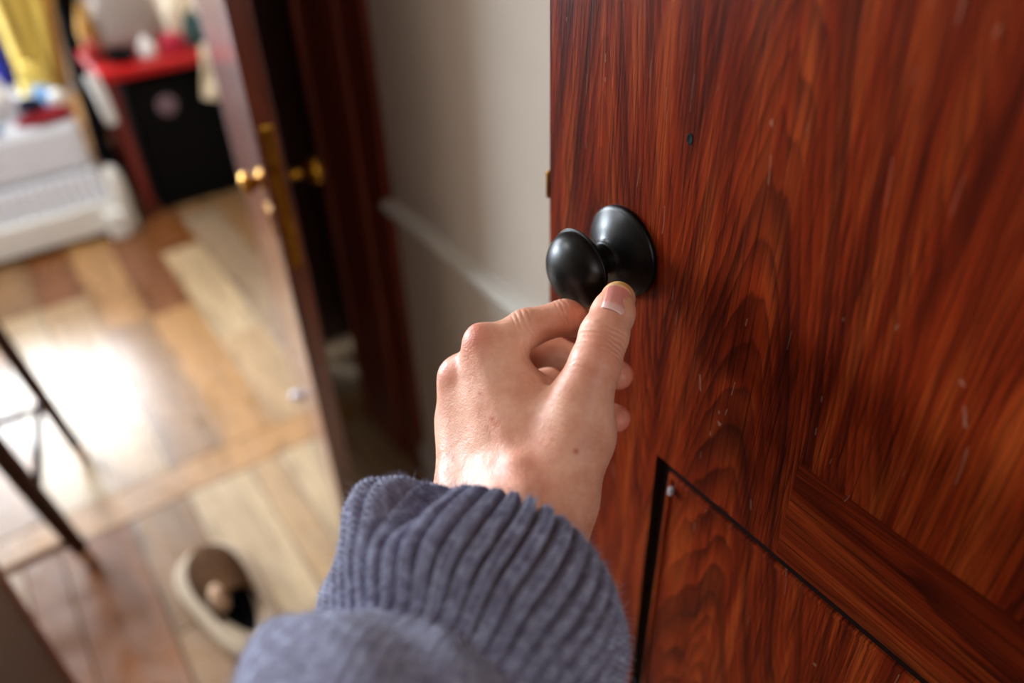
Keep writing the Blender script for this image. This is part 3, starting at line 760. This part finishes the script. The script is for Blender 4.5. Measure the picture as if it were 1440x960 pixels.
creases((0.2270, 0.3227, 1.1091), ix, .020, [(-.0085, .7), (-.005, .9), (-.001, 1), (.003, .7)], .0004, .0008, .0016, 120, tocam, 2)
creases((0.2518, 0.3176, 1.1100), ix, .014, [(-.004, .5), (-.001, .9), (.002, 1.)], .0004, .0006, .0007, 180, None, 3)
mt = np.array((0.2011, 0.3419, 1.1048))-np.array((0.1871, 0.2757, 1.0617))
creases((0.1949, 0.3378, 1.1057), mt, .011, [(k*.0021, .6) for k in range(-4, 5)], .00018, .0005, .0022, 260, None, 5)
creases((0.2023, 0.2479, 1.0753), np.array((0.2272, 0.2635, 1.0939))-np.array((0.1951, 0.2480, 1.0504)), .03, [(k*.0042, .5) for k in range(-8, 8)], .00014, .0007, .003, 90, None, 6)
disp += .0003*(vnoise(V, 90, 8)-.5)+.00012*(vnoise(V, 420, 9)-.5)
V2 = V+NR*disp[:, None]
me2.vertices.foreach_set('co', V2.astype(np.float32).ravel()); me2.update()
# natural skin tints: flushed knuckles, yellowed thumb tip, little red marks
def gs(c, r): return np.exp(-((V-np.array(c))**2).sum(1)/(r*r))
flush = .9*gs((0.1966, 0.3412, 1.1073), .012)+.7*gs((0.1797, 0.3502, 1.0802), .011)+.6*gs((0.1781, 0.3501, 1.0459), .012)+.35*gs((0.2353, 0.2684, 1.1184), .02)+.5*gs((0.2554, 0.3201, 1.1103), .012)
flush += 1.4*gs((0.2948, 0.3059, 1.0491), .014)+1.4*gs((0.2876, 0.2978, 1.0168), .014)+.35*gs((0.1770, 0.2610, 1.0713), .02)+.6*gs((0.2590, 0.2877, 1.1270), .010)
spot = 0
for c, r, k in (((0.2071, 0.2520, 1.0742), .0016, 1), ((0.1827, 0.3006, 1.0751), .0016, .7), ((0.1866, 0.3194, 1.0803), .0012, .6), ((0.1825, 0.2965, 1.0737), .0012, .5), ((0.1936, 0.2687, 1.0745), .0014, .4)):
    q = V-np.array(c); r2 = r*2.2
    q = q-np.outer(q@(tocam/np.linalg.norm(tocam)), tocam/np.linalg.norm(tocam)); spot = spot+k*np.exp(-(q**2).sum(1)/(r*r))*(NR@tocam > 0)
yel = np.clip(1.4*np.exp(-((V-np.array((0.2768, 0.2969, 1.1367)))**2).sum(1)/(.0095**2)), 0, 1)
for nm, a in (('flush', flush), ('spot', spot), ('stain', yel)):
    at = me2.attributes.new(nm, 'FLOAT', 'POINT'); at.data.foreach_set('value', np.clip(a, 0, 1.5).astype(np.float32))

sk, nt, lk, b = newmat('skin', (214,160,132), .42, spec=.3)
b.inputs['Subsurface Weight'].default_value = .35; b.inputs['Subsurface Radius'].default_value = (1, .35, .18); b.inputs['Subsurface Scale'].default_value = .0045
def attr(n_):
    a = nt.new('ShaderNodeAttribute'); a.attribute_name = n_; return a.outputs['Fac']
co = objcoord(nt, lk); n1 = noise_n(nt, lk, co, 45, 5, .6); n2 = noise_n(nt, lk, co, 240, 4, .6)
c = ramp(nt, lk, n1, [(.3, (198,138,112)), (.5, (214,160,134)), (.7, (226,178,152))])
c = mixc(nt, lk, mth(nt, lk, 'MULTIPLY', n2, .25), c, lin((196,120,98)))
c = mixc(nt, lk, mth(nt, lk, 'MULTIPLY', attr('flush'), .62), c, lin((204,104,88)))
c = mixc(nt, lk, mth(nt, lk, 'MULTIPLY', attr('spot'), .75), c, lin((170,50,44)))
c = mixc(nt, lk, mth(nt, lk, 'MULTIPLY', attr('stain'), .8), c, lin((206,160,70)))
lk.new(c, b.inputs['Base Color'])
vo = nt.new('ShaderNodeTexVoronoi'); vo.inputs['Scale'].default_value = 900; lk.new(co, vo.inputs['Vector'])
hh = mth(nt, lk, 'ADD', mth(nt, lk, 'MULTIPLY', vo.outputs['Distance'], .5), mth(nt, lk, 'MULTIPLY', noise_n(nt, lk, co, 600, 4, .6), .7))
bump(nt, lk, hh, b, .38, .0006)
lk.new(ramp(nt, lk, n2, [(.3, (.36,.36,.36,1)), (.7, (.5,.5,.5,1))]), b.inputs['Roughness'])
arm = link('arm', me2, sk, person, True)

# thumb nail: a curved plate seated in the thumb tip
nm, nt, lk, b = newmat('nail', (222,160,148), .25, coat=.4)
b.inputs['Subsurface Weight'].default_value = .3; b.inputs['Subsurface Radius'].default_value = (1, .4, .3); b.inputs['Subsurface Scale'].default_value = .003
tcx = nt.new('ShaderNodeAttribute'); tcx.attribute_name = 'along'
lk.new(ramp(nt, lk, tcx.outputs['Fac'], [(0, (232,190,184)), (.16, (226,172,164)), (.28, (214,142,132)), (.86, (208,134,124)), (.93, (224,190,150)), (1, (214,182,110))]), b.inputs['Base Color'])
def nail():
    base = np.array((0.2589, 0.2820, 1.1303)); tip = np.array((0.2763, 0.2949, 1.1350)); u = tip-base; L = np.linalg.norm(u); u = u/L
    n_ = tocam-(tocam@u)*u; n_ = n_/np.linalg.norm(n_); w = np.cross(n_, u)
    n_ = n_*math.cos(.12)+w*math.sin(-.12); w = np.cross(n_, u)
    vs, fs, al = [], [], []; nu, nv = 24, 20; R_ = .0112
    for i in range(nu+1):
        t = i/nu
        for j in range(nv+1):
            s = j/nv*2-1; a_ = s*.86
            edge = 1-.10*abs(s)**4
            tt = .06*(abs(s)**3)*1+t*(1-.10*abs(s)**3-.06*abs(s)**3)
            if t > .9: pass
            lift = -.0016*t*t-.0009*(1-min(1, t*6))-.0006*max(0, abs(s)-.9)*10
            p = base+u*L*tt+n_*(R_*(math.cos(a_)-1)+lift)+w*R_*math.sin(a_)*(1.0-.07*(1-t)); vs.append(p); al.append(t)
    for i in range(nu):
        for j in range(nv): a = i*(nv+1)+j; fs.append((a, a+1, a+nv+2, a+nv+1))
    me = pyd(vs, fs); at = me.attributes.new('along', 'FLOAT', 'POINT'); at.data.foreach_set('value', al)
    from mathutils.bvhtree import BVHTree
    bvh = BVHTree.FromPolygons([tuple(v) for v in V2], [tuple(p.vertices) for p in me2.polygons])
    gaps = []
    for v in me.vertices:
        h = bvh.ray_cast(v.co+Vector(n_)*.03, -Vector(n_))
        if h[0] is not None: gaps.append((h[0]-v.co).dot(Vector(n_)))
    sh = float(np.percentile(gaps, 62))+.0002
    for v in me.vertices: v.co += Vector(n_)*sh
    o = link('thumbnail', me, nm, arm, True); prop(o, label='pink thumbnail with yellowed tip')
    md = o.modifiers.new('t', 'SOLIDIFY'); md.thickness = .0006; md.offset = 0
nail()

# ================================================================= SWEATER SLEEVE (knitted cuff and body of the sleeve)
def catmull(P_, t):
    n = len(P_)-1; i = min(int(t), n-1); f = t-i
    p0 = P_[max(i-1, 0)]; p1 = P_[i]; p2 = P_[i+1]; p3 = P_[min(i+2, n)]
    return .5*((2*p1)+(-p0+p2)*f+(2*p0-5*p1+4*p2-p3)*f*f+(-p0+3*p1-3*p2+p3)*f**3)
# centre x, y, z and radius
ST = np.array([
    (*(0.1516, 0.2351, 1.0312), .0360),
    (*(0.1438, 0.2310, 1.0310), .0560),
    (*(0.1357, 0.2264, 1.0299), .0680),
    (*(0.1293, 0.2224, 1.0291), .0725),
    (*(0.1194, 0.2168, 1.0307), .0750),
    (*(0.1057, 0.2091, 1.0354), .0750),
    (*(0.0870, 0.1994, 1.0410), .0700),
    (*(0.0715, 0.1893, 1.0417), .0600),
    (*(0.0595, 0.1825, 1.0438), .0640),
    (*(0.0475, 0.1738, 1.0470), .0755),
    (*(0.0315, 0.1575, 1.0505), .0790),
    (*(0.0075, 0.1332, 1.0562), .0780),
    (*(-0.0460, 0.0872, 1.0660), .0760),
    (*(-0.1093, 0.0338, 1.0772), .0760)])
def sleeve():
    NT, per = 46*12, 12
    ts = [0]; 
    NS = 420
    P_ = np.array([catmull(ST, t) for t in np.linspace(0, len(ST)-1, 1200)])
    d = np.r_[0, np.cumsum(np.linalg.norm(np.diff(P_[:, :3], axis=0), axis=1)+np.abs(np.diff(P_[:, 3]))*.8)]
    S = np.linspace(0, d[-1], NS); R_ = np.stack([np.interp(S, d, P_[:, c]) for c in range(4)], 1)
    S0 = np.interp(np.argmax(P_[:600, 3] > .0732), np.arange(1200), d)
    rimS = d[int(3/13*1200)]; creaseS = d[int(7.2/13*1200)]
    axis0 = np.array((0.0475, 0.1738, 1.0470))-np.array((0.1344, 0.2278, 1.0322)); axis0 /= np.linalg.norm(axis0)
    axis1 = np.array((-0.1093, 0.0338, 1.0772))-np.array((0.0315, 0.1575, 1.0505)); axis1 /= np.linalg.norm(axis1)
    right = np.array((0.8216, -0.5694, 1.3718))-np.array((0.0000, 0.0001, 1.3999)); right /= np.linalg.norm(right)
    th = np.linspace(0, 2*np.pi, NT, endpoint=False)
    V = np.zeros((NS, NT, 3)); fu = np.zeros((NS, NT))
    for i in range(NS):
        t = S[i]; w = np.clip((t-creaseS)/(d[-1]-creaseS), 0, 1); ax = axis0*(1-w)+axis1*w; ax /= np.linalg.norm(ax)
        a = right-ax*(right@ax); a /= np.linalg.norm(a); b_ = np.cross(ax, a)      # b_ points up on the image side
        if b_@np.array((0.3637, 0.4854, 2.1951)) < b_@np.array((0, 0, 1.4)): b_ = -b_
        cuff = 1/(1+np.exp((t-creaseS+.004)/.004))            # 1 on the cuff
        inner = np.clip((rimS-t)/.02, 0, 1)
        ph = th*46+.6*np.sin(2*th+1)+3*(t-rimS)*14
        rib = 1-np.abs(np.cos(ph/2))**5-.22*np.exp(-(np.sin((ph-np.pi)/2)/.16)**2)
        half = np.sin(ph)                                       # two legs of each rib
        st = np.sin(2*np.pi*t/.0042+np.sign(half)*1.2*np.abs(half))
        h = cuff*(.0066*(rib-.65)+.0016*st*np.clip(rib, 0, 1))
        ph2 = th*92+2*np.sin(th*3+t*20)
        st2 = np.sin(2*np.pi*t/.0034+np.sign(np.sin(ph2))*1.3)
        h = h+(1-cuff)*(.0007*np.abs(np.sin(ph2/2))+.0005*st2)
        # soft folds
        r = R_[i, 3]
        lf = np.exp(-((np.angle(np.exp(1j*(th-2.42))))/.26)**2)        # flared fold, upper left
        lf2 = np.exp(-((np.angle(np.exp(1j*(th-2.02))))/.13)**2)       # crease beside it
        k = np.exp(-((t-rimS-.012)/.030)**2)
        fold = k*(.018*lf-.014*lf2)
        fold = fold+(1-cuff)*.0035*np.sin(3*th+t*40)+cuff*.0018*np.sin(5*th+1.3+t*30)+.0015*np.sin(9*th+t*60)*(.3+.7*(1-cuff))
        fold = fold-.005*np.exp(-((t-creaseS-.004*np.sin(3*th))/.006)**2)
        rr = r+fold*np.clip(r/.07, 0, 1)**2+h*np.clip(r/.06, 0, 1)
        slope = ax
        V[i] = R_[i, :3][None]+np.outer(np.cos(th)*rr, a)+np.outer(np.sin(th)*rr, b_)
    # wavy rim
    idx = np.arange(NS*NT).reshape(NS, NT); q = np.stack([idx[:-1], np.roll(idx, -1, 1)[:-1], np.roll(idx, -1, 1)[1:], idx[1:]], -1).reshape(-1, 4)
    me = fast_mesh(V.reshape(-1, 3), q); return me, V, S, rimS
kn_, nt, lk, b = newmat('grey_blue_wool', (118,118,144), .95, sheen=.5, spec=.2)
b.inputs['Sheen Roughness'].default_value = .5
co = objcoord(nt, lk); n1 = noise_n(nt, lk, co, 160, 5, .7); n2 = noise_n(nt, lk, co, 22, 3)
c = ramp(nt, lk, n1, [(.32, (84,80,102)), (.5, (124,124,152)), (.68, (176,184,210))])
c = mixc(nt, lk, mth(nt, lk, 'MULTIPLY', n2, .3), c, lin((92,84,104)))
lk.new(c, b.inputs['Base Color']); bump(nt, lk, noise_n(nt, lk, co, 900, 4, .7), b, .6, .0012)
sme, SV, SS, rimS = sleeve()
swt = link('sweater', sme, kn_, person, True)
# loose fibres standing off the knit
def fibres(name, pts, nrm, lmin, lmax, rad, mat, parent, curl=.5, rs=5):
    g = np.random.RandomState(rs); n = len(pts); L = lmin+(lmax-lmin)*g.rand(n)**2
    dirs = nrm+curl*g.randn(n, 3); dirs /= np.linalg.norm(dirs, axis=1)[:, None]
    bend = g.randn(n, 3); side = np.cross(dirs, bend); side /= np.linalg.norm(side, axis=1)[:, None]
    up2 = np.cross(dirs, side); vs = []; K = 4
    for k in range(K):
        f = k/(K-1); c = pts+dirs*(L*f)[:, None]+side*(L*curl*.7*f*f)[:, None]; r = rad*(1-.6*f)
        for a_ in range(3):
            an = 2*math.pi*a_/3; vs.append(c+(side*math.cos(an)+up2*math.sin(an))*r)
    Vv = np.stack(vs, 1); Fq = []
    for k in range(K-1):
        for a_ in range(3): Fq.append([k*3+a_, k*3+(a_+1) % 3, (k+1)*3+(a_+1) % 3, (k+1)*3+a_])
    Fq = (np.arange(n)[:, None, None]*(3*K)+np.array(Fq)[None]).reshape(-1, 4)
    o = link(name, fast_mesh(Vv.reshape(-1, 3), Fq), mat, parent, True); o['kind'] = 'stuff'; return o
g = np.random.RandomState(11); ns, ntt = SV.shape[:2]
cen = SV.mean(1)
wgt = np.exp(-((SS-rimS)/.012)**2)*1.6+.5+0*SS; wgt[:20] = 0; wgt[380:] = 0
ii = g.choice(ns, 40000, p=wgt/wgt.sum()); jj = g.randint(0, ntt, 40000)
pt = SV[ii, jj]; nr = pt-cen[ii]; nr /= np.linalg.norm(nr, axis=1)[:, None]
fw, nt, lk, b = newmat('wool_fibre', (140,144,172), .9, sheen=.3)
fibres('wool_fuzz', pt, nr, .0010, .0055, .00010, fw, swt, .75)
# fine hairs along the outer edge of the wrist
hm, nt, lk, b = newmat('arm_hair_mat', (70,44,28), .5)
hp, hn = [], []
g2 = np.random.RandomState(3)
ctr = np.array((0.1557, 0.3158, 1.0383)); dd = np.linalg.norm(V2-ctr, axis=1); cand = np.where(dd < .015)[0]
sel = g2.choice(cand, 110); fwd = np.array((0.1332, 0.2681, 1.0308))-np.array((0.1776, 0.3391, 1.0417)); fwd /= np.linalg.norm(fwd)
hn = NR[sel]*.35-fwd*.0+np.array((0.1357, 0.2804, 1.0296))*0+fwd*.6; hn /= np.linalg.norm(hn, axis=1)[:, None]
fibres('arm_hair', V2[sel], hn, .003, .008,  .00004, hm, arm, .25)
